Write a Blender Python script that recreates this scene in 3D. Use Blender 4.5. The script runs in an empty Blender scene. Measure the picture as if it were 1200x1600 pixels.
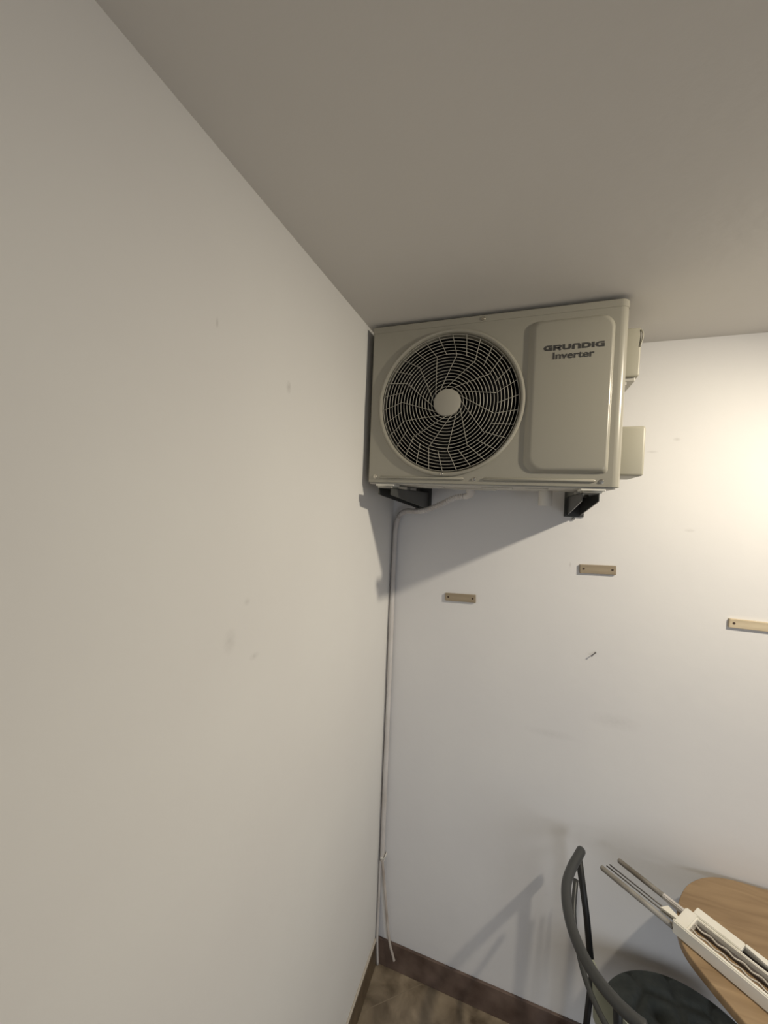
import bpy, bmesh, math, random
from mathutils import Vector, Matrix
random.seed(4)
S = 0.9                      # all lengths below are written in a working unit of 0.9 m
V = Vector
col = bpy.context.scene.collection
scn = bpy.context.scene

# ---------------------------------------------------------------- camera
CX, CY, CZ, YAW, PITCH, ROLL, F = 0.5488, -1.6909, 2.1571, 0.3382, -0.0246, 0.040, 604.86
fwd = V((-math.sin(YAW)*math.cos(PITCH), math.cos(YAW)*math.cos(PITCH), math.sin(PITCH)))
rgt0 = V((math.cos(YAW), math.sin(YAW), 0))
up0 = rgt0.cross(fwd)
rgt = rgt0*math.cos(ROLL) + up0*math.sin(ROLL)
upv = -rgt0*math.sin(ROLL) + up0*math.cos(ROLL)
cam_d = bpy.data.cameras.new('camera')
cam_d.sensor_fit = 'VERTICAL'; cam_d.sensor_height = 36; cam_d.sensor_width = 27
cam_d.lens = F/1600*36
cam_d.clip_start = 0.02
cam = bpy.data.objects.new('camera', cam_d); col.objects.link(cam)
m = Matrix((rgt, upv, -fwd)).transposed().to_4x4()
m.translation = V((CX, CY, CZ))*S
cam.matrix_world = m
scn.camera = cam

# ---------------------------------------------------------------- light
scn.view_settings.view_transform = 'Standard'
scn.view_settings.look = 'None'
scn.view_settings.gamma = 1
scn.view_settings.use_curve_mapping = False
scn.view_settings.exposure = 0.0

world = bpy.data.worlds.new('world'); scn.world = world; world.use_nodes = True
bg = world.node_tree.nodes['Background']
bg.inputs[0].default_value = (0.93, 0.95, 1.0, 1)
bg.inputs[1].default_value = 0.235

ld = bpy.data.lights.new('ceiling_spot', 'SPOT')
ld.energy = 70; ld.color = (1.0, 0.90, 0.72)
ld.spot_size = math.radians(150); ld.spot_blend = 1.0
ld.shadow_soft_size = 0.028
LPOS = V((1.78, -0.765, 2.765))
lo = bpy.data.objects.new('ceiling_spot', ld); col.objects.link(lo)
lo.location = LPOS*S
lo.rotation_euler = (V((0.30, -0.28, 0.65)) - LPOS).to_track_quat('-Z', 'Y').to_euler()

# daylight added as a cool fill for the low back wall, its opening unseen
wd = bpy.data.lights.new('daylight_fill', 'AREA')
wd.shape = 'RECTANGLE'; wd.size = 1.0; wd.size_y = 1.3; wd.energy = 3.2; wd.color = (0.88, 0.94, 1.0); wd.spread = math.radians(80)
wo = bpy.data.objects.new('daylight_fill', wd); col.objects.link(wo)
wo.location = V((2.3, -3.0, 1.1))*S
wo.rotation_euler = (V((1.05, 0.0, 0.5)) - V((2.3, -3.0, 1.1))).to_track_quat('-Z', 'Y').to_euler()

# ---------------------------------------------------------------- helpers
def mat(name, color, rough=0.6, metal=0.0, spec=0.5, coat=0.0):
    mt = bpy.data.materials.new(name); mt.use_nodes = True
    b = mt.node_tree.nodes['Principled BSDF']
    b.inputs['Base Color'].default_value = (*color, 1)
    b.inputs['Roughness'].default_value = rough
    b.inputs['Metallic'].default_value = metal
    b.inputs['Specular IOR Level'].default_value = spec
    b.inputs['Coat Weight'].default_value = coat
    return mt

def mottle(mt, c1, c2, scale=5.0, detail=4.0, bump=0.0, bscale=60.0, stretch=(1, 1, 1), dist=0.0):
    nt = mt.node_tree; N = nt.nodes; L = nt.links; b = N['Principled BSDF']
    tc = N.new('ShaderNodeTexCoord'); mp = N.new('ShaderNodeMapping')
    mp.inputs['Scale'].default_value = stretch
    L.new(tc.outputs['Object'], mp.inputs[0])
    nz = N.new('ShaderNodeTexNoise'); nz.inputs['Scale'].default_value = scale
    nz.inputs['Detail'].default_value = detail; nz.inputs['Distortion'].default_value = dist
    L.new(mp.outputs[0], nz.inputs[0])
    cr = N.new('ShaderNodeValToRGB')
    cr.color_ramp.elements[0].position = 0.3; cr.color_ramp.elements[1].position = 0.7
    cr.color_ramp.elements[0].color = (*c1, 1); cr.color_ramp.elements[1].color = (*c2, 1)
    L.new(nz.outputs[0], cr.inputs[0]); L.new(cr.outputs[0], b.inputs['Base Color'])
    if bump:
        nb = N.new('ShaderNodeTexNoise'); nb.inputs['Scale'].default_value = bscale
        nb.inputs['Detail'].default_value = 5
        L.new(mp.outputs[0], nb.inputs[0])
        bp = N.new('ShaderNodeBump'); bp.inputs['Strength'].default_value = bump
        bp.inputs['Distance'].default_value = 0.01
        L.new(nb.outputs[0], bp.inputs['Height']); L.new(bp.outputs[0], b.inputs['Normal'])
    return cr.outputs[0]

def spots(mt, src, pts, tint):
    """small worn marks at given places on a wall: (point, half sizes, strength)"""
    nt = mt.node_tree; N = nt.nodes; L = nt.links; b = N['Principled BSDF']
    tc = N.new('ShaderNodeTexCoord'); acc = None
    nz = N.new('ShaderNodeTexNoise'); nz.inputs['Scale'].default_value = 90; nz.inputs['Detail'].default_value = 3
    L.new(tc.outputs['Object'], nz.inputs[0])
    for (p, hs, st) in pts:
        mp = N.new('ShaderNodeMapping'); mp.vector_type = 'POINT'
        mp.inputs['Scale'].default_value = [1/(h*S) for h in hs]
        mp.inputs['Location'].default_value = [-p[i]*S/(hs[i]*S) for i in range(3)]
        L.new(tc.outputs['Object'], mp.inputs[0])
        ln = N.new('ShaderNodeVectorMath'); ln.operation = 'LENGTH'; L.new(mp.outputs[0], ln.inputs[0])
        mr = N.new('ShaderNodeMapRange'); mr.inputs['From Min'].default_value = 1; mr.inputs['From Max'].default_value = 0
        mr.inputs['To Min'].default_value = 0; mr.inputs['To Max'].default_value = st
        L.new(ln.outputs['Value'], mr.inputs[0])
        if acc is None: acc = mr.outputs[0]
        else:
            mx = N.new('ShaderNodeMath'); mx.operation = 'MAXIMUM'
            L.new(acc, mx.inputs[0]); L.new(mr.outputs[0], mx.inputs[1]); acc = mx.outputs[0]
    ml = N.new('ShaderNodeMath'); ml.operation = 'MULTIPLY'; L.new(acc, ml.inputs[0]); L.new(nz.outputs[0], ml.inputs[1])
    mix = N.new('ShaderNodeMix'); mix.data_type = 'RGBA'
    L.new(ml.outputs[0], mix.inputs['Factor']); L.new(src, mix.inputs[6]); mix.inputs[7].default_value = (*tint, 1)
    L.new(mix.outputs[2], b.inputs['Base Color'])

def link(name, bm, material, parent=None, origin=None, smooth=False, autosmooth=None):
    """bm holds world positions in working units; becomes ONE mesh object"""
    me = bpy.data.meshes.new(name)
    bmesh.ops.recalc_face_normals(bm, faces=bm.faces)
    o = bpy.data.objects.new(name, me); col.objects.link(o)
    if parent is not None:
        org = V(parent['_org']) if '_org' in parent.keys() else V((0, 0, 0))
        o.parent = parent; o['_org'] = list(org)
    else:
        org = V(origin) if origin is not None else V((0, 0, 0))
        o.location = org*S; o['_org'] = list(org)
    for v in bm.verts: v.co = (v.co - org)*S
    for f in bm.faces: f.smooth = smooth
    bm.to_mesh(me); bm.free(); me.materials.append(material)
    if smooth and autosmooth:
        for e in me.edges: pass
        me.set_sharp_from_angle(angle=math.radians(autosmooth))
    return o

def thing(name, org, label, cat, group=None):
    o = bpy.data.objects.new(name, None); col.objects.link(o)
    o.empty_display_size = 0.05; o.location = V(org)*S; o['_org'] = list(org)
    return tag(o, label, cat, group)

def tag(o, label, cat, group=None):
    o['label'] = label; o['category'] = cat
    if group: o['group'] = group
    return o

def struct(o): o['kind'] = 'structure'; return o

def box(bm, x0, x1, y0, y1, z0, z1, bev=0.0, seg=2):
    r = bmesh.ops.create_cube(bm, size=1)
    vs = r['verts']
    for v in vs:
        v.co = V(((x0+x1)/2+v.co.x*(x1-x0), (y0+y1)/2+v.co.y*(y1-y0), (z0+z1)/2+v.co.z*(z1-z0)))
    if bev:
        es = list({e for v in vs for e in v.link_edges})
        bmesh.ops.bevel(bm, geom=es, offset=bev, segments=seg, profile=0.5, affect='EDGES')
    return bm

def prism(bm, poly, vec):
    """poly: list of 3D points; extruded by vec"""
    a = [bm.verts.new(V(p)) for p in poly]; b = [bm.verts.new(V(p)+V(vec)) for p in poly]
    n = len(a); bm.faces.new(a); bm.faces.new(b[::-1])
    for i in range(n): bm.faces.new((a[i], b[i], b[(i+1) % n], a[(i+1) % n]))
    return bm

def spline(pts, n=8):
    pts = [V(p) for p in pts]; out = []
    P = [pts[0]*2-pts[1]] + pts + [pts[-1]*2-pts[-2]]
    for i in range(1, len(P)-2):
        for k in range(n):
            t = k/n; a, b, c, d = P[i-1], P[i], P[i+1], P[i+2]
            out.append(0.5*((2*b)+(-a+c)*t+(2*a-5*b+4*c-d)*t*t+(-a+3*b-3*c+d)*t**3))
    out.append(pts[-1]); return out

def tube(bm, pts, r, seg=10, closed=False, cap=True):
    pts = [V(p) for p in pts]; n = len(pts)
    rr = r if isinstance(r, (list, tuple)) else [r]*n
    rings = []; ref = None
    for i, p in enumerate(pts):
        if closed: t = (pts[(i+1) % n]-pts[i-1]).normalized()
        else: t = (pts[min(i+1, n-1)]-pts[max(i-1, 0)]).normalized()
        if ref is None:
            ref = V((0, 0, 1)) if abs(t.z) < 0.9 else V((1, 0, 0))
        a = (ref - t*ref.dot(t)).normalized(); b = t.cross(a); ref = a
        rings.append([bm.verts.new(p+(a*math.cos(2*math.pi*k/seg)+b*math.sin(2*math.pi*k/seg))*rr[i]) for k in range(seg)])
    m_ = n if closed else n-1
    for i in range(m_):
        A, B = rings[i], rings[(i+1) % n]
        for k in range(seg): bm.faces.new((A[k], A[(k+1) % seg], B[(k+1) % seg], B[k]))
    if cap and not closed:
        bm.faces.new(rings[0][::-1]); bm.faces.new(rings[-1])
    return bm

def lathe_y(bm, cx, cz, prof, n=96, closed=False):
    """profile of (radius, y) turned about the y axis through (cx, cz)"""
    rings = []
    for (r, y) in prof:
        if r < 1e-6: rings.append([bm.verts.new((cx, y, cz))])
        else: rings.append([bm.verts.new((cx+r*math.sin(2*math.pi*k/n), y, cz+r*math.cos(2*math.pi*k/n))) for k in range(n)])
    for i in range(len(rings)-1 + (1 if closed else 0)):
        A, B = rings[i], rings[(i+1) % len(rings)]
        for k in range(n):
            k2 = (k+1) % n
            if len(A) == 1 and len(B) == 1: continue
            if len(A) == 1: bm.faces.new((A[0], B[k], B[k2]))
            elif len(B) == 1: bm.faces.new((A[k], A[k2], B[0]))
            else: bm.faces.new((A[k], A[k2], B[k2], B[k]))
    return bm

def NB(): return bmesh.new()

# ---------------------------------------------------------------- materials
M = {}
M['wall'] = mat('wall_plaster', (0.76, 0.745, 0.72), 0.85, spec=0.25)
src = mottle(M['wall'], (0.75, 0.735, 0.715), (0.78, 0.77, 0.745), 2.2, 5, bump=0.05, bscale=34)
M['wall_back'] = mat('wall_plaster_back', (0.76, 0.745, 0.74), 0.85, spec=0.25)
src_b = mottle(M['wall_back'], (0.735, 0.725, 0.73), (0.77, 0.76, 0.755), 2.6, 5, bump=0.07, bscale=22)
M['ceiling'] = mat('ceiling_paint', (0.62, 0.60, 0.56), 0.9, spec=0.2)
mottle(M['ceiling'], (0.76, 0.735, 0.695), (0.79, 0.765, 0.725), 1.8, 4, bump=0.05, bscale=40)
spots(M['wall'], src, [((0, -1.05, 1.86), (.02, .022, .03), .5), ((0, -1.0, 1.93), (.02, .012, .01), .5),
                       ((0, -0.87, 2.43), (.02, .012, .018), .9), ((0, -1.11, 2.48), (.02, .004, .012), 1.0),
                       ((0, -0.97, 1.80), (.02, .02, .01), .5)], (0.42, 0.40, 0.38))
spots(M['wall_back'], src_b, [((1.075, 0, 2.43), (.014, .02, .008), .9), ((1.0, 0, 2.385), (.022, .02, .006), .8),
                              ((0.745, 0, 1.94), (.005, .02, .012), 1.0), ((0.93, 0, 1.35), (.10, .02, .035), .35),
                              ((0.70, 0, 1.25), (.12, .02, .02), .3), ((1.13, 0, 2.1), (.02, .02, .008), .7)], (0.45, 0.43, 0.42))
M['cream'] = mat('cream_powder_coat', (0.36, 0.342, 0.287), 0.28, spec=0.5, coat=0.15)
M['wire'] = mat('grille_wire_coating', (0.42, 0.40, 0.345), 0.4)
M['hub'] = mat('hub_plastic', (0.40, 0.38, 0.325), 0.5)
M['pan'] = mat('galvanised_pan', (0.52, 0.50, 0.45), 0.45)
M['cover'] = mat('cover_plastic', (0.42, 0.40, 0.325), 0.45)
M['black'] = mat('dark_interior', (0.006, 0.006, 0.007), 0.9, spec=0.1)
M['fan'] = mat('fan_plastic', (0.007, 0.007, 0.008), 0.7, spec=0.2)
M['ink'] = mat('lettering_ink', (0.05, 0.048, 0.045), 0.6)
M['steel'] = mat('screw_steel', (0.6, 0.57, 0.5), 0.25, metal=1.0)
M['bracket'] = mat('bracket_paint', (0.052, 0.053, 0.05), 0.35)
M['rubber'] = mat('foot_plate', (0.85, 0.83, 0.76), 0.5)
M['hose'] = mat('hose_plastic', (0.66, 0.64, 0.62), 0.5)
mottle(M['hose'], (0.52, 0.48, 0.45), (0.72, 0.70, 0.69), 9, 3, stretch=(1, 1, 0.6))
M['cable'] = mat('cable_plastic', (0.60, 0.55, 0.50), 0.55)
mottle(M['cable'], (0.36, 0.30, 0.26), (0.66, 0.62, 0.58), 8, 2)
M['stub'] = mat('stub_pipe_plastic', (0.72, 0.70, 0.66), 0.5)
M['strip_a'] = mat('strip_wood', (0.4, 0.31, 0.2), 0.6)
mottle(M['strip_a'], (0.28, 0.225, 0.155), (0.35, 0.285, 0.20), 40, 3, stretch=(.15, 1, 1.5))
M['strip_b'] = mat('strip_wood_pale', (0.5, 0.42, 0.29), 0.6)
mottle(M['strip_b'], (0.50, 0.41, 0.28), (0.62, 0.53, 0.38), 40, 3, stretch=(.15, 1, 1.5))
M['hole'] = mat('rusty_screw', (0.06, 0.035, 0.02), 0.5)
M['nail'] = mat('nail_steel', (0.16, 0.15, 0.15), 0.4, metal=0.6)
M['rail'] = mat('chair_tube_paint', (0.048, 0.050, 0.050), 0.42)
M['leg'] = mat('chair_leg_paint', (0.012, 0.012, 0.012), 0.5)
M['shell'] = mat('chair_shell', (0.30, 0.32, 0.25), 0.6)
M['cushion'] = mat('cushion_cloth', (0.05, 0.055, 0.055), 0.9, spec=0.2)
mottle(M['cushion'], (0.080, 0.090, 0.086), (0.115, 0.127, 0.120), 30, 4, bump=0.2, bscale=200)
M['table'] = mat('table_wood', (0.32, 0.2, 0.1), 0.45)
mottle(M['table'], (0.25, 0.162, 0.085), (0.40, 0.275, 0.155), 7, 4, stretch=(0.6, 4.5, 1), dist=0.6)
M['tedge'] = mat('table_edge', (0.42, 0.27, 0.14), 0.5)
M['frame_white'] = mat('white_plastic', (0.86, 0.83, 0.74), 0.4)
mottle(M['frame_white'], (0.84, 0.81, 0.72), (0.90, 0.87, 0.79), 14, 3)
M['frame_grey'] = mat('worn_grey_rail', (0.30, 0.28, 0.25), 0.5)
mottle(M['frame_grey'], (0.12, 0.10, 0.075), (0.34, 0.32, 0.29), 9, 3)
M['frame_dark'] = mat('frame_inside', (0.10, 0.085, 0.08), 0.6)
M['wavy'] = mat('wavy_wire', (0.62, 0.58, 0.52), 0.4)
M['rod'] = mat('rod_metal', (0.14, 0.13, 0.12), 0.4, metal=0.3)

def floor_material():
    mt = mat('floor_tiles', (0.2, 0.15, 0.1), 0.35)
    c = mottle(mt, (0.10, 0.075, 0.05), (0.38, 0.31, 0.225), 11, 6, dist=0.5)
    nt = mt.node_tree; N = nt.nodes; L = nt.links; b = N['Principled BSDF']
    tc = N.new('ShaderNodeTexCoord'); mp = N.new('ShaderNodeMapping')
    a = math.radians(40.8)
    mp.inputs['Rotation'].default_value = (0, 0, -a)
    mp.inputs['Location'].default_value = (0.20, 0.159*S, 0)
    L.new(tc.outputs['Object'], mp.inputs[0])
    sx = N.new('ShaderNodeSeparateXYZ'); L.new(mp.outputs[0], sx.inputs[0])
    res = []
    for ax in (0, 1):
        d = N.new('ShaderNodeMath'); d.operation = 'PINGPONG'; d.inputs[1].default_value = 0.225
        L.new(sx.outputs[ax], d.inputs[0])
        l = N.new('ShaderNodeMath'); l.operation = 'LESS_THAN'; l.inputs[1].default_value = 0.0016
        L.new(d.outputs[0], l.inputs[0]); res.append(l)
    mx = N.new('ShaderNodeMath'); mx.operation = 'MAXIMUM'
    L.new(res[0].outputs[0], mx.inputs[0]); L.new(res[1].outputs[0], mx.inputs[1])
    mix = N.new('ShaderNodeMix'); mix.data_type = 'RGBA'
    L.new(mx.outputs[0], mix.inputs['Factor']); L.new(c, mix.inputs[6]); mix.inputs[7].default_value = (0.27, 0.22, 0.16, 1)
    L.new(mix.outputs[2], b.inputs['Base Color'])
    return mt
M['floor'] = floor_material()
M['base_b'] = mat('baseboard_tile', (0.07, 0.045, 0.033), 0.4)
mottle(M['base_b'], (0.085, 0.055, 0.043), (0.19, 0.135, 0.11), 13, 4)
M['base_l'] = mat('baseboard_tile_left', (0.1, 0.07, 0.04), 0.4)
mottle(M['base_l'], (0.06, 0.042, 0.024), (0.14, 0.10, 0.062), 13, 4)
M['grout'] = mat('plaster_ledge', (0.55, 0.50, 0.43), 0.8)

# ---------------------------------------------------------------- room
H = 2.791; HB = 0.121
XR, YF = 3.3, -3.4
def slab(name, a, material, nx=0): 
    bm = NB(); box(bm, *a); return struct(link(name, bm, material))
slab('floor', (-0.15, XR, YF, 0.15, -0.12, 0), M['floor'])
slab('ceiling', (-0.15, XR, YF, 0.15, H, H+0.12), M['ceiling'])
slab('wall_left', (-0.15, 0, YF, -0.0035, 0, H), M['wall'])
slab('wall_back', (-0.15, XR, 0, 0.15, 0, H), M['wall_back'])
bm = NB(); box(bm, 0.012, XR, -0.011, 0, 0, HB, 0.002); struct(link('baseboard_back', bm, M['base_b']))
bm = NB(); box(bm, 0, 0.011, YF, -0.006, 0, HB-0.008, 0.002); struct(link('baseboard_left', bm, M['base_l']))
bm = NB(); box(bm, 0, 0.008, YF, -0.006, HB-0.008, HB+0.002, 0.002); struct(link('trim_1', bm, M['grout']))

# ---------------------------------------------------------------- outdoor air conditioning unit
X0, X1, YU, YB = 0.0258, 0.8238, -0.3897, -0.10
Z1 = H-0.012; Z0 = Z1-0.55
FX, FZ = 0.302, 2.4985
R_HOLE = 0.233
LID = 0.022
ac = thing('air_conditioner_unit', ((X0+X1)/2, (YU+YB)/2, Z0),
           'cream outdoor air conditioner unit with round fan grille, high in the corner', 'air conditioner')

def plan(x0, x1, yf, yb, r, n=8):
    pts = [(x0, yb), (x0, yf+0.004), (x0+0.004, yf)]
    for k in range(n+1):
        a = -math.pi/2 + k/n*math.pi/2
        pts.append((x1-r+r*math.cos(a), yf+r+r*math.sin(a)))
    pts.append((x1, yb)); return pts

bm = NB()                                                # casing: side, back and rounded corner walls plus the front sheet
zt = Z1-LID; rc = 0.024
pl_ = plan(X0, X1, YU, YB, rc)
lo_ = [bm.verts.new((x, y, Z0)) for x, y in pl_]; hi_ = [bm.verts.new((x, y, zt)) for x, y in pl_]
n = len(pl_)
for i in range(n):
    if i == 2: continue                                  # the flat front, cut by the fan opening
    j = (i+1) % n
    bm.faces.new((lo_[i], lo_[j], hi_[j], hi_[i]))
bm.faces.new(hi_[::-1])
fx0, fx1 = X0+0.004, X1-rc                               # flat front sheet limits
XM = FX + (FX-fx0)                                       # square part round the opening
N_ = 96
sqv, civ = [], []
def sq_point(a):
    dx, dz = math.sin(a), math.cos(a)
    t = 1e9
    if dx > 1e-9: t = min(t, (XM-FX)/dx)
    if dx < -1e-9: t = min(t, (fx0-FX)/dx)
    if dz > 1e-9: t = min(t, (zt-FZ)/dz)
    if dz < -1e-9: t = min(t, (Z0-FZ)/dz)
    return FX+dx*t, FZ+dz*t
angs = [2*math.pi*k/N_ for k in range(N_)]
for cx_, cz_ in ((fx0, zt), (XM, zt), (fx0, Z0), (XM, Z0)):
    a = math.atan2(cx_-FX, cz_-FZ) % (2*math.pi); angs.append(a)
angs = sorted(set(round(a, 6) for a in angs))
for a in angs:
    x, z = sq_point(a); sqv.append(bm.verts.new((x, YU, z)))
    civ.append(bm.verts.new((FX+R_HOLE*math.sin(a), YU, FZ+R_HOLE*math.cos(a))))
for k in range(len(angs)):
    k2 = (k+1) % len(angs); bm.faces.new((sqv[k], sqv[k2], civ[k2], civ[k]))
q = [bm.verts.new(p) for p in ((XM, YU, Z0), (fx1, YU, Z0), (fx1, YU, zt), (XM, YU, zt))]
bm.faces.new(q)
link('casing', bm, M['cream'], ac, smooth=True, autosmooth=25)

bm = NB()                                                # lid with a slightly proud skirt
e = 0.0013
p2 = plan(X0-e, X1+e, YU-e, YB, rc+e)
prism(bm, [(x, y, Z1-LID) for x, y in p2], (0, 0, LID-0.003))
p3 = plan(X0+0.001, X1-0.001, YU+0.001, YB, rc)
prism(bm, [(x, y, Z1-0.003) for x, y in p3], (0, 0, 0.003))
link('top_lid', bm, M['cream'], ac)

bm = NB()                                                # base pan seen from below, with pressed ribs
box(bm, X0+0.004, X1-0.012, YU+0.006, YB, Z0-0.006, Z0+0.001, 0.002)
for (a, b, c, d) in ((0.2, 0.28, -0.34, -0.25), (0.42, 0.52, -0.345, -0.27), (0.56, 0.63, -0.35, -0.3), (0.3, 0.46, -0.2, -0.14)):
    box(bm, a, b, c, d, Z0-0.010, Z0-0.005, 0.002)
link('base_pan', bm, M['pan'], ac)

def rrect(x0, x1, z0, z1, rs, y, n=8):                   # rs: tl, tr, br, bl
    out = []
    cs = [(x0+rs[0], z1-rs[0], rs[0], math.pi, math.pi/2), (x1-rs[1], z1-rs[1], rs[1], math.pi/2, 0),
          (x1-rs[2], z0+rs[2], rs[2], 0, -math.pi/2), (x0+rs[3], z0+rs[3], rs[3], -math.pi/2, -math.pi)]
    for cx_, cz_, r, a0, a1 in cs:
        for k in range(n+1):
            a = a0+(a1-a0)*k/n; out.append((cx_+r*math.cos(a), y, cz_+r*math.sin(a)))
    return out
bm = NB()                                                # raised panel at the right
PH = 0.011
loops = []
for f_, h in ((0, 0), (0.10, 0.15), (0.3, 0.5), (0.55, 0.80), (0.8, 0.96), (1.0, 1.0)):
    l, r, t, b = 0.024*f_, 0.011*f_, 0.013*f_, 0.017*f_
    loops.append([bm.verts.new(p) for p in rrect(0.550+l, 0.787-r, 2.268+b, 2.738-t, (0.022, 0.038-0.4*r, 0.012, 0.042), YU-PH*h)])
for A, B in zip(loops[:-1], loops[1:]):
    for k in range(len(A)):
        k2 = (k+1) % len(A); bm.faces.new((A[k], A[k2], B[k2], B[k]))
bm.faces.new(loops[-1])
link('raised_panel', bm, M['cream'], ac, smooth=True, autosmooth=50)

bm = NB()                                                # bezel round the fan
lathe_y(bm, FX, FZ, [(0.2455, YU+0.001), (0.2455, YU-0.004), (0.243, YU-0.0085), (0.2385, YU-0.010), (0.2345, YU-0.008),
                     (0.2315, YU-0.001), (0.2295, YU+0.012), (0.2295, YU+0.03), (0.234, YU+0.03), (0.234, YU+0.001)], closed=True)
link('fan_bezel', bm, M['cream'], ac, smooth=True, autosmooth=40)

def gy(r): return YU-0.001-0.009*(1-(r/0.229)**2)        # the wire grille bulges out a little
def gp(r, deg):
    a = math.radians(deg); return V((FX+r*math.sin(a), gy(r), FZ+r*math.cos(a)))
bm = NB()
NR = 17
for i in range(NR):
    r = 0.0535+(0.2275-0.0535)*i/(NR-1)
    tube(bm, [gp(r, 360*k/80) for k in range(80)], 0.00130, 5, closed=True)
for j in range(15):
    a0 = 24*j
    def seg(r0, d0, r1, d1, nn=8):
        pts = []
        A, B = gp(r0, d0), gp(r1, d1)
        for k in range(nn+1):
            t = k/nn; x = A.x+(B.x-A.x)*t; z = A.z+(B.z-A.z)*t
            rr_ = math.hypot(x-FX, z-FZ); pts.append(V((x, gy(rr_)-0.002, z)))
        return pts
    tube(bm, seg(0.229, a0+1.8, 0.158, a0+9.1), 0.0010, 5)
    tube(bm, seg(0.158, a0+9.1, 0.046, a0-34), 0.0010, 5)
    tube(bm, seg(0.229, a0+13.8, 0.160, a0+21.0), 0.0010, 5)
gr = link('fan_grille', bm, M['wire'], ac, smooth=True)
bm = NB(); lathe_y(bm, FX, FZ, [(0.0, YU-0.016), (0.038, YU-0.0155), (0.0445, YU-0.0135), (0.046, YU-0.009), (0.046, YU-0.004), (0, YU-0.004)], 48)
link('grille_hub', bm, M['hub'], gr, smooth=True, autosmooth=40)
bm = NB(); lathe_y(bm, FX, FZ, [(0.232, YU+0.004), (0.232, YU+0.16), (0, YU+0.16)], 64)
link('fan_shroud', bm, M['black'], ac, smooth=True, autosmooth=40)
bm = NB(); lathe_y(bm, FX, FZ, [(0, YU+0.045), (0.045, YU+0.05), (0.052, YU+0.06), (0.052, YU+0.12), (0, YU+0.12)], 32)
for b_ in range(3):                                      # propeller blades, at rest
    ba = 196+120*b_
    g = []
    for i in range(7):
        r = 0.045+0.165*i/6; row = []
        for k in range(6):
            s = k/5-0.5; wid = math.radians(34+40*i/6)
            a = math.radians(ba)+s*wid+0.25*i/6
            row.append((FX+r*math.sin(a), YU+0.085+0.035*s*2, FZ+r*math.cos(a)))
        g.append(row)
    for off in (0, 0.003):
        vv = [[bm.verts.new((x, y+off, z)) for (x, y, z) in row] for row in g]
        for i in range(6):
            for k in range(5): bm.faces.new((vv[i][k], vv[i][k+1], vv[i+1][k+1], vv[i+1][k]))
link('fan', bm, M['fan'], ac, smooth=True, autosmooth=50)

for (xa, xb) in ((0.070, 0.366), (0.430, 0.755)):          # pressed ribs along the bottom of the front
    bm = NB(); tube(bm, [(xa, YU, 2.2465), (xa+0.004, YU-0.001, 2.2465), (xb-0.004, YU-0.001, 2.2465), (xb, YU, 2.2465)], [0.002, 0.0048, 0.0048, 0.003], 10)
    link('pressed_rib', bm, M['cream'], ac, smooth=True, autosmooth=60)
def screw(x, z, y=YU, r=0.0055):
    bm = NB(); lathe_y(bm, x, z, [(0, y-0.0042), (r*0.35, y-0.0042), (r*0.4, y-0.003), (r*0.8, y-0.0028), (r, y-0.001), (r*1.25, y-0.0008), (r*1.3, y+0.001)], 14)
    return link('screw', bm, M['steel'], ac, smooth=True, autosmooth=40)
screw(0.400, 2.2455); screw(0.772, 2.2450); screw(0.052, 2.2490); screw(0.408, Z1-0.012, YU-e); screw(0.294, 2.2610, YU-0.009, 0.0045)

# lettering
def ribbon(bm, pts, hx, hz, closed=False, y=0.0, sx=1, sz=1, ox=0, oz=0, th=0.0008):
    n_ = len(pts); L_, R_ = [], []
    for i, (px, pz) in enumerate(pts):
        if closed: a, b = pts[i-1], pts[(i+1) % n_]
        else: a, b = pts[max(i-1, 0)], pts[min(i+1, n_-1)]
        if 0 < i < n_-1 or closed:
            d1 = V((px-a[0], pz-a[1])).normalized(); d2 = V((b[0]-px, b[1]-pz)).normalized()
            t = (d1+d2).normalized(); k = 1/max(0.6, t.dot(d1))
        else: t = V((b[0]-a[0], b[1]-a[1])).normalized(); k = 1
        nx, nz = -t.y*k, t.x*k
        L_.append((ox+(px+nx*hx)*sx, y, oz+(pz+nz*hz)*sz)); R_.append((ox+(px-nx*hx)*sx, y, oz+(pz-nz*hz)*sz))
    for i in range(n_ if closed else n_-1):
        j = (i+1) % n_; prism(bm, [L_[i], L_[j], R_[j], R_[i]], (0, th, 0))
GL = [[(1.27, .86), (.62, .86), (.32, .76), (.20, .5), (.32, .24), (.62, .14), (1.12, .14), (1.12, .50), (.78, .50)]]
RL = [[(.22, 0), (.22, .86), (1.0, .86), (1.13, .76), (1.13, .60), (1.0, .46), (.3, .46)], [(.72, .46), (1.2, 0)]]
UL = [[(.20, 1), (.20, .34), (.34, .14), (.95, .14), (1.10, .34), (1.10, 1)]]
NL = [[(.20, 0), (.20, .66), (.34, .86), (.95, .86), (1.10, .66), (1.10, 0)]]
DL = [[(.20, .14), (.20, .86), (.80, .86), (1.10, .70), (1.14, .5), (1.10, .30), (.80, .14)]]
IL = [[(.20, 0), (.20, 1)]]
bm = NB(); x = 0.5935; sxx = 0.0186; YT = YU-PH-0.0006
for L_, adv, cl in ((GL, 1.42, 0), (RL, 1.42, 0), (UL, 1.42, 0), (NL, 1.42, 0), (DL, 1.44, 1), (IL, 0.50, 0), (GL, 1.4, 0)):
    for st in L_: ribbon(bm, st, 0.19, 0.135, bool(cl), YT, sxx, 0.0163, x, 2.6405)
    x += adv*sxx
link('brand_lettering', bm, M['ink'], ac)
fc = bpy.data.curves.new('word', 'FONT'); fc.body = 'Inverter'; fc.size = 0.0285; fc.extrude = 0.0003; fc.offset = 0.00045
fo = bpy.data.objects.new('word', fc); col.objects.link(fo)
dg = bpy.context.evaluated_depsgraph_get()
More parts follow.
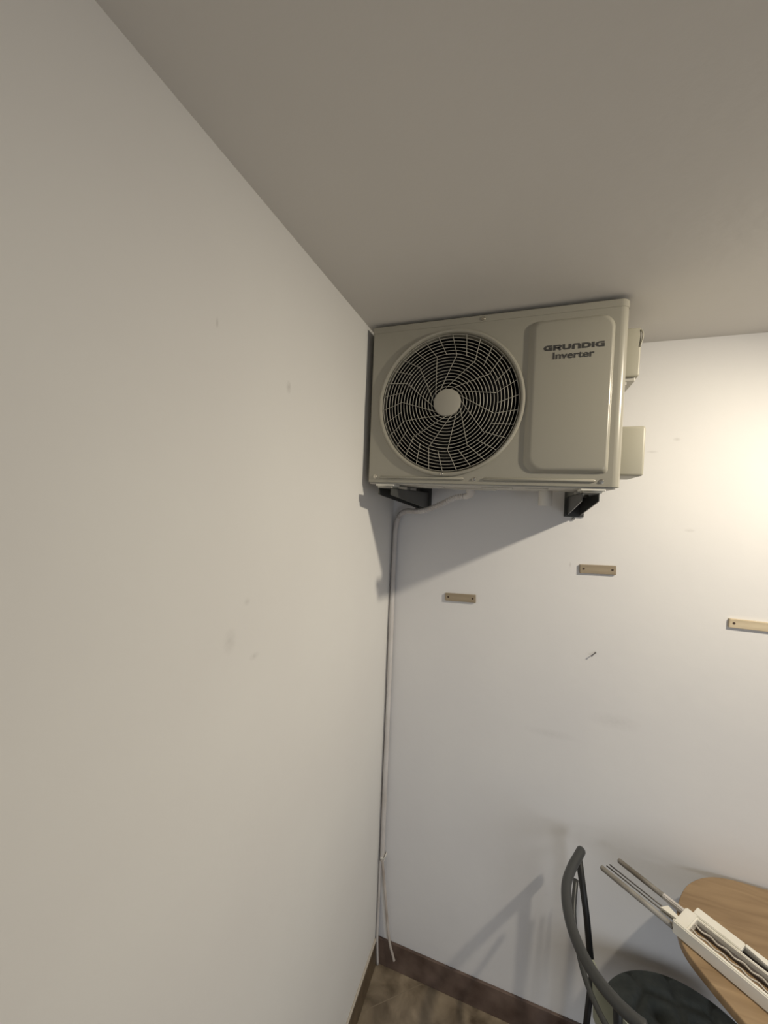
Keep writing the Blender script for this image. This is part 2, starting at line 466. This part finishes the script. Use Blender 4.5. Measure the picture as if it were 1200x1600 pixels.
me = bpy.data.meshes.new_from_object(fo.evaluated_get(dg))
bpy.data.objects.remove(fo); bpy.data.curves.remove(fc)
bm = NB(); bm.from_mesh(me); bpy.data.meshes.remove(me)
xs = [v.co.x for v in bm.verts]; w0, w1 = min(xs), max(xs)
for v in bm.verts: v.co = V((0.621+(v.co.x-w0)*0.113/(w1-w0), YT-v.co.z, 2.6145+v.co.y))
link('model_lettering', bm, M['ink'], ac)

# covers on the right-hand side
bm = NB(); box(bm, X1-0.001, 0.876, -0.300, -0.12, 2.578, 2.728, 0.006, 3)
link('terminal_cover', bm, M['cover'], ac, smooth=True, autosmooth=40)
bm = NB(); box(bm, X1-0.001, 0.868, -0.288, -0.15, 2.566, 2.58, 0.003); box(bm, X1, 0.845, -0.285, -0.25, 2.556, 2.568, 0.002)
link('cable_clamp', bm, M['pan'], ac)
bm = NB(); tube(bm, spline([(0.873, -0.300, 2.668), (0.878, -0.301, 2.690), (0.879, -0.301, 2.706), (0.874, -0.300, 2.720)]), 0.0022, 8)
link('cover_handle', bm, M['cover'], ac, smooth=True)
bm = NB(); box(bm, X1-0.001, 0.901, -0.305, -0.13, 2.270, 2.424, 0.008, 3)
link('valve_cover', bm, M['cover'], ac, smooth=True, autosmooth=40)

# mounting feet under the pan, with their pale washers
for fx_, sk in ((0.088, -1), (0.752, 1)):
    bm = NB()
    for k, (w, dz0, dz1) in enumerate(((0.034, -0.013, -0.005), (0.027, -0.0195, -0.013))):
        box(bm, fx_-w, fx_+w, -0.3855+k*0.004, -0.315, Z0+dz0, Z0+dz1, 0.002)
    link('mounting_foot', bm, M['rubber'], ac)
    bm = NB(); box(bm, fx_-0.02, fx_+0.02, -0.16, -0.11, Z0-0.018, Z0-0.005, 0.002)
    link('mounting_foot', bm, M['rubber'], ac)
bm = NB()
tube(bm, [(0.633, -0.16, Z0-0.002), (0.633, -0.16, 2.168)], 0.0235, 24)
link('pipe_stub', bm, M['stub'], ac, smooth=True, autosmooth=40)
bm = NB()
tube(bm, [(0.362, -0.16, Z0-0.002), (0.362, -0.16, 2.210), (0.360, -0.16, 2.200), (0.350, -0.158, 2.194), (0.338, -0.155, 2.194)], [0.018, 0.018, 0.014, 0.011, 0.011], 14)
link('drain_elbow', bm, M['hose'], ac, smooth=True, autosmooth=40)

# ---------------------------------------------------------------- wall brackets
def bracket(xw, xf, wd, label):
    """channel arm: two tapered side plates, top flange, wall plate. xw: left plate x at the wall, xf: at the front"""
    zt_ = Z0-0.0200
    t = thing('wall_bracket', (xw+wd/2, -0.0, 2.12), label, 'bracket', 'black steel brackets carrying the air conditioner')
    th = 0.003
    def side(off):
        a = V((xw+off, -0.006, 0)); b = V((xf+off, -0.425, 0))
        z_w, z_f = 2.136, zt_-0.024
        poly = [(a.x, a.y, zt_), (b.x, b.y, zt_), (b.x, b.y, z_f), (xf+off+(xw-xf)*0.06, -0.400, z_f-0.004), (a.x, a.y, z_w)]
        bm = NB(); prism(bm, poly, (th, 0, 0)); return bm
    link('side_plate', side(0), M['bracket'], t); link('side_plate', side(wd-th), M['bracket'], t)
    bm = NB(); prism(bm, [(xw, -0.006, zt_-0.003), (xf, -0.425, zt_-0.003), (xf+wd, -0.425, zt_-0.003), (xw+wd, -0.006, zt_-0.003)], (0, 0, 0.003))
    link('top_flange', bm, M['bracket'], t)
    bm = NB(); box(bm, xw-0.012, xw+wd+0.012, -0.006, 0, 2.130, zt_+0.05, 0.001)
    link('wall_plate', bm, M['bracket'], t)
    bm = NB(); lathe_y(bm, xw+wd/2, 2.122, [(0, -0.008), (0.004, -0.008), (0.006, -0.004), (0.006, 0)], 12)
    link('bolt', bm, M['steel'], t)
    bm = NB()
    bmesh.ops.create_cone(bm, cap_ends=True, segments=6, radius1=0.007, radius2=0.006, depth=0.008,
                          matrix=Matrix.Translation((xf+wd/2, -0.352, zt_-0.007)))
    link('nut', bm, M['steel'], t)
    return t
bracket(0.117, 0.080, 0.047, 'black steel bracket under the left end of the unit, beside the corner hose')
bracket(0.724, 0.716, 0.047, 'black steel bracket under the right end of the unit, beside the pale pipe stub')

# ---------------------------------------------------------------- hoses in the corner
pts = [(0.335, -0.154, 2.194), (0.300, -0.145, 2.187), (0.255, -0.13, 2.166), (0.205, -0.115, 2.143), (0.160, -0.10, 2.128),
       (0.115, -0.075, 2.125), (0.070, -0.045, 2.122), (0.036, -0.024, 2.100), (0.0215, -0.019, 2.050), (0.0175, -0.018, 1.96),
       (0.0165, -0.0175, 1.7), (0.018, -0.0175, 1.3), (0.018, -0.017, 0.9), (0.0185, -0.016, 0.56), (0.021, -0.015, 0.50)]
sp = spline(pts, 60)
rad = []
dist = 0
for i, p in enumerate(sp):
    if i: dist += (sp[i]-sp[i-1]).length
    if dist < 0.36: rad.append(0.0094+0.0022*math.sin(dist*2*math.pi/0.0095))
    else: rad.append(0.0105+0.0005*math.sin(dist*9))
bm = NB(); tube(bm, sp, rad, 12)
hz = tag(link('drain_hose', bm, M['hose'], origin=pts[-1], smooth=True),
         'ribbed white hose curving from under the air conditioner down the room corner', 'hose')
bm = NB(); box(bm, 0.0135, 0.032, -0.030, 0, 0.515, 0.522, 0.001)
prism(bm, [(0.028, -0.030, 0.512), (0.034, -0.030, 0.532), (0.038, -0.030, 0.530), (0.031, -0.030, 0.509)], (0, 0.028, 0))
link('pipe_clip', bm, M['stub'], hz)
bm = NB(); tube(bm, spline([(0.0215, -0.024, 0.515), (0.030, -0.020, 0.44), (0.042, -0.017, 0.34), (0.056, -0.016, 0.22), (0.072, -0.018, 0.13), (0.088, -0.020, 0.085), (0.098, -0.022, 0.060)], 10), 0.0058, 10)
tag(link('loose_cable', bm, M['cable'], origin=(0.098, -0.022, 0.060), smooth=True),
    'thin dull cable slanting away from the corner down over the brown baseboard', 'cable')
bm = NB(); tube(bm, spline([(0.014, -0.020, 0.50), (0.0105, -0.014, 0.38), (0.010, -0.014, 0.22), (0.011, -0.018, 0.125), (0.0180, -0.018, 0.004)], 8), 0.0060, 10)
tag(link('corner_pipe', bm, M['hose'], origin=(0.018, -0.018, 0.004), smooth=True),
    'thin white pipe running straight down inside the corner to the floor', 'pipe')

# ---------------------------------------------------------------- wooden strips and nail
def strip(x0, x1, z0, z1, tilt, m_, label, th=0.009):
    c = V(((x0+x1)/2, 0, (z0+z1)/2))
    t = thing('wooden_strip', (c.x, 0, c.z), label, 'wooden strip', 'short wooden strips screwed to the back wall')
    def rot(bm):
        bmesh.ops.rotate(bm, cent=c, matrix=Matrix.Rotation(-tilt, 3, 'Y'), verts=bm.verts); return bm
    bm = NB(); box(bm, x0, x1, -th, 0, z0, z1, 0.0015)
    link('batten', rot(bm), m_, t)
    for sx_ in (x0+0.013, x1-0.013):
        bm = NB(); lathe_y(bm, sx_, c.z+0.001, [(0, -th-0.0004), (0.0042, -th-0.0006), (0.0046, -th+0.002)], 14)
        link('screw', rot(bm), M['hole'], t)
strip(0.257, 0.387, 1.742, 1.775, 0.045, M['strip_a'], 'small tan wooden strip nearest the corner hose, lowest of those seen whole')
strip(0.779, 0.904, 1.914, 1.948, 0.045, M['strip_a'], 'small brown wooden strip directly below the right bracket of the air conditioner')
strip(1.259, 1.389, 1.767, 1.798, 0.0, M['strip_b'], 'pale wooden strip at the right edge of the photo, partly cut off')
bm = NB(); tube(bm, spline([(0.850, 0.002, 1.607), (0.850, -0.006, 1.607), (0.847, -0.008, 1.605), (0.838, -0.010, 1.597), (0.836, -0.011, 1.595)], 5), 0.0018, 8)
nl = tag(link('bent_nail', bm, M['nail'], origin=(0.85, 0, 1.607), smooth=True), 'small bent nail sticking out of the bare back wall', 'nail')
bm = NB(); lathe_y(bm, 0.8355, 1.5945, [(0, -0.0125), (0.0032, -0.0125), (0.0032, -0.0105), (0, -0.0105)], 12)
link('nail_head', bm, M['nail'], nl)

# ---------------------------------------------------------------- table
TZ = 0.88
outline = [(1.40, -0.010), (1.30, -0.012), (1.225, -0.035), (1.155, -0.090), (1.105, -0.165), (1.072, -0.245), (1.062, -0.305), (1.070, -0.350),
           (1.098, -0.405), (1.140, -0.472), (1.195, -0.545), (1.28, -0.635), (1.38, -0.695), (1.52, -0.735), (1.75, -0.745),
           (2.0, -0.72), (2.17, -0.62), (2.26, -0.45), (2.24, -0.25), (2.12, -0.09), (1.95, -0.02), (1.70, -0.010)]
tb = thing('table', (1.68, -0.38, 0), 'round-ended wooden table pushed against the back wall at lower right', 'table')
oc = spline([(x, y, 0) for x, y in outline+outline[:1]], 5)[:-1]
cen = V((1.66, -0.37, 0))
bm = NB()
prev = None; loops = []
for ins, z in ((0.003, TZ-0.026), (0, TZ-0.023), (0, TZ-0.003), (0.0015, TZ-0.0008), (0.004, TZ)):
    lp = []
    for p in oc:
        d = (cen-p).normalized(); q_ = p+d*ins; lp.append(bm.verts.new((q_.x, q_.y, z)))
    loops.append(lp)
for A, B in zip(loops[:-1], loops[1:]):
    for k in range(len(A)): bm.faces.new((A[k], A[(k+1) % len(A)], B[(k+1) % len(A)], B[k]))
bm.faces.new(loops[-1]); bm.faces.new(loops[0][::-1])
link('tabletop', bm, M['table'], tb, smooth=True, autosmooth=50)
for lx, ly in ((1.60, -0.16), (1.60, -0.58), (2.06, -0.20), (2.06, -0.56)):
    bm = NB(); tube(bm, [(lx, ly, TZ-0.027), (lx+(lx-1.83)*0.1, ly, 0.0)], [0.016, 0.012], 14); link('leg', bm, M['leg'], tb, smooth=True, autosmooth=40)

# ---------------------------------------------------------------- chair
ch = thing('chair', (1.07, -0.30, 0), 'dark chair with bent tube backrest and tufted round cushion, drawn up to the table', 'chair')
RZ = 0.88
rail = spline([(0.826, -0.085, RZ+0.008), (0.806, -0.125, RZ+0.004), (0.779, -0.180, RZ), (0.755, -0.255, RZ), (0.750, -0.345, RZ), (0.765, -0.430, RZ),
               (0.797, -0.500, RZ), (0.840, -0.548, RZ), (0.882, -0.575, RZ), (0.905, -0.583, RZ)], 8)
n = len(rail)
rr = [0.0155]*n
rr[0] = 0.008; rr[1] = 0.0135; rr[-1] = 0.008; rr[-2] = 0.0135
bm = NB(); tube(bm, rail, rr, 16); link('back_rail', bm, M['rail'], ch, smooth=True)
low = spline([(0.800, -0.150, 0.82), (0.785, -0.235, 0.770), (0.792, -0.330, 0.735), (0.812, -0.410, 0.720), (0.850, -0.480, 0.712), (0.900, -0.530, 0.710), (0.95, -0.55, 0.71)], 8)
bm = NB(); tube(bm, low, 0.0085, 12); link('lower_rail', bm, M['rail'], ch, smooth=True)
SC = V((1.12, -0.312, 0)); SR = 0.262
# uprights from rail down to the seat frame, continuing as legs
for (a, b, c_, r0) in (((0.812, -0.115, 0.872), (0.866, -0.160, 0.50), (0.845, -0.135, 0.0), 0.0115),
                       ((0.850, -0.536, 0.865), (0.882, -0.452, 0.50), (0.865, -0.50, 0.0), 0.0115)):
    bm = NB(); tube(bm, [a, (V(a)*0.5+V(b)*0.5)+V((0.004, 0, 0)), b], [r0, r0*0.95, r0], 12); link('upright', bm, M['leg'], ch, smooth=True)
    bm = NB(); tube(bm, [b, c_], [r0, r0*0.85], 12); link('leg', bm, M['leg'], ch, smooth=True)
for (b, c_) in (((1.30, -0.17, 0.46), (1.35, -0.13, 0)), ((1.31, -0.46, 0.46), (1.36, -0.50, 0))):
    bm = NB(); tube(bm, [b, c_], [0.0125, 0.0105], 12); link('leg', bm, M['leg'], ch, smooth=True)
# pale curved back panel just inside the lower rail
T_ = spline([(0.824, -0.345, 0.752), (0.836, -0.385, 0.755), (0.856, -0.425, 0.752), (0.885, -0.462, 0.742), (0.925, -0.492, 0.735)], 5)
B_ = spline([(0.838, -0.335, 0.560), (0.850, -0.375, 0.562), (0.868, -0.408, 0.565), (0.895, -0.440, 0.570), (0.932, -0.468, 0.575)], 5)
bm = NB(); g = []
for a, b in zip(T_, B_):
    row = [a+(b-a)*k/6 for k in range(7)]
    inn = [p+V((0.006, 0.003, 0)) for p in row][::-1]
    g.append([bm.verts.new(p) for p in row+inn])
n = len(g[0])
for A, B in zip(g[:-1], g[1:]):
    for k in range(n): bm.faces.new((A[k], A[(k+1) % n], B[(k+1) % n], B[k]))
bm.faces.new(g[0]); bm.faces.new(g[-1][::-1])
o = link('back_panel', bm, M['shell'], ch, smooth=True, autosmooth=50); o['label'] = 'pale green curved back panel'
bm = NB(); bmesh.ops.create_cone(bm, cap_ends=True, segments=48, radius1=SR-0.01, radius2=SR-0.004, depth=0.02, matrix=Matrix.Translation((SC.x, SC.y, 0.452)))
link('seat', bm, M['leg'], ch)
# tufted cushion
tufts = [(0, 0)] + [(0.12, 60*k) for k in range(6)]
tp = [V((r*math.cos(math.radians(d)), r*math.sin(math.radians(d)))) for r, d in tufts]
tp2 = [V((0.225*math.cos(math.radians(30*k+15)), 0.225*math.sin(math.radians(30*k+15)))) for k in range(12)]
def cush(x, y):
    r = math.hypot(x, y)/SR
    z = 0.045*max(0.0, 1-r**7)**0.5
    P_ = V((x, y))
    for t in tp: z -= 0.036*math.exp(-((P_-t).length/0.026)**2)
    d = sorted((P_-t).length for t in tp+tp2)
    z -= 0.013*math.exp(-((d[1]-d[0])/0.022)**2)*(1 if r < 0.95 else 0)
    return z
bm = NB(); rings = []
for i in range(1, 41):
    r = SR*min(1.0, (i/40)**0.85)
    rings.append([bm.verts.new((SC.x+r*math.cos(2*math.pi*k/96), SC.y+r*math.sin(2*math.pi*k/96), 0.478+cush(r*math.cos(2*math.pi*k/96), r*math.sin(2*math.pi*k/96)))) for k in range(96)])
c0 = bm.verts.new((SC.x, SC.y, 0.478+cush(0, 0)))
for k in range(96): bm.faces.new((c0, rings[0][k], rings[0][(k+1) % 96]))
for A, B in zip(rings[:-1], rings[1:]):
    for k in range(96): bm.faces.new((A[k], A[(k+1) % 96], B[(k+1) % 96], B[k]))
bt = [bm.verts.new((v.co.x, v.co.y, 0.462)) for v in rings[-1]]
for k in range(96): bm.faces.new((rings[-1][k], rings[-1][(k+1) % 96], bt[(k+1) % 96], bt[k]))
bm.faces.new(bt)
tag(link('seat_cushion', bm, M['cushion'], origin=(SC.x, SC.y, 0.462), smooth=True), 'dark grey-green tufted round cushion on the seat of the dark chair', 'cushion')

# ---------------------------------------------------------------- long slotted frame lying across the table
FT = TZ
fr = thing('slotted_frame', (1.12, -0.32, FT), 'long white plastic frame with wavy wires and two grey rails, lying on the table', 'frame')
A0 = V((1.046, -0.292, FT)); ud = V((0.7700, -0.6380, 0)).normalized(); vd = V((-ud.y, ud.x, 0))   # along, across (towards the wall)
def fp(u, v, z): return A0+ud*u+vd*v+V((0, 0, z))
def fbox(bm, u0, u1, v0, v1, z0, z1, bev=0.0):
    r = bmesh.ops.create_cube(bm, size=1); vs = r['verts']
    for v in vs:
        c = v.co.copy(); v.co = fp((u0+u1)/2+c.x*(u1-u0), (v0+v1)/2+c.y*(v1-v0), (z0+z1)/2+c.z*(z1-z0))
    if bev: bmesh.ops.bevel(bm, geom=list({e_ for v in vs for e_ in v.link_edges}), offset=bev, segments=2, affect='EDGES')
LEN = 0.60
W = 0.096
bm = NB(); tube(bm, [fp(-0.222, 0.004, 0.012), fp(-0.218, 0.004, 0.012), fp(0.01, 0.006, 0.012)], [0.006, 0.0085, 0.0085], 12); link('rail', bm, M['frame_grey'], fr, smooth=True)
bm = NB(); tube(bm, [fp(-0.207, 0.088, 0.012), fp(-0.203, 0.088, 0.012), fp(-0.06, 0.087, 0.012)], [0.006, 0.0085, 0.0085], 12); link('rail', bm, M['frame_grey'], fr, smooth=True)
bm = NB(); fbox(bm, -0.065, 0.02, 0.079, 0.094, 0.004, 0.020, 0.003); link('rail_sleeve', bm, M['hose'], fr)
for v_, u_ in ((0.027, -0.215), (0.041, -0.212)):
    bm = NB(); tube(bm, [fp(u_, v_, 0.012), fp(-0.01, v_+0.004, 0.012)], 0.0022, 8); link('rod', bm, M['rod'], fr, smooth=True)
bm = NB(); prism(bm, [fp(-0.045, 0.028, 0.006), fp(-0.035, 0.056, 0.006), fp(0.0, 0.046, 0.006), fp(0.0, 0.034, 0.006)], (0, 0, 0.014)); link('tab', bm, M['frame_white'], fr)
bm = NB(); fbox(bm, 0, 0.034, -0.002, W-0.004, 0, 0.032, 0.004); link('end_block', bm, M['frame_white'], fr)
bm = NB(); fbox(bm, 0.0, LEN, -0.004, 0.009, 0, 0.040, 0.003); link('side_rail', bm, M['frame_white'], fr)
bm = NB(); fbox(bm, 0.02, LEN, W-0.014, W-0.006, 0, 0.026, 0.002); link('side_rail', bm, M['frame_white'], fr)
bm = NB(); fbox(bm, 0.02, LEN, W-0.006, W+0.026, 0.0, 0.004); link('tray', bm, M['frame_dark'], fr)
bm = NB(); fbox(bm, 0.034, LEN, 0.068, W-0.014, 0.0, 0.010); fbox(bm, 0.034, LEN, 0.009, 0.022, 0.0, 0.012); link('inner_ledge', bm, M['frame_dark'], fr)
bm = NB(); fbox(bm, 0.018, 0.135, W-0.006, W+0.028, 0.018, 0.030, 0.002); link('cover_plate', bm, M['frame_white'], fr)
bm = NB()
pts_ = [fp(0.136, W+0.020, 0.022), fp(0.18, W+0.012, 0.022), fp(0.26, W+0.006, 0.022), fp(LEN, W-0.004, 0.022), fp(LEN, W+0.030, 0.022), fp(0.136, W+0.030, 0.022)]
prism(bm, pts_, (0, 0, 0.006)); link('cover_plate', bm, M['frame_white'], fr)
bm = NB(); fbox(bm, 0.02, LEN, W+0.026, W+0.036, 0, 0.018, 0.002); link('side_rail', bm, M['frame_white'], fr)
for v_ in (0.034, 0.058):
    bm = NB(); tube(bm, [fp(0.025+0.004*k, v_+0.0034*math.sin(0.004*k*2*math.pi/0.038), 0.022) for k in range(int((LEN-0.03)/0.004))], 0.0023, 8)
    link('wavy_wire', bm, M['wavy'], fr, smooth=True)
for u_ in (0.235, 0.45):
    bm = NB(); tube(bm, [fp(u_, 0.010, 0.016), fp(u_, W-0.012, 0.016)], 0.003, 8); link('cross_bar', bm, M['wavy'], fr, smooth=True)

for o in bpy.data.objects:
    if '_org' in o.keys(): del o['_org']
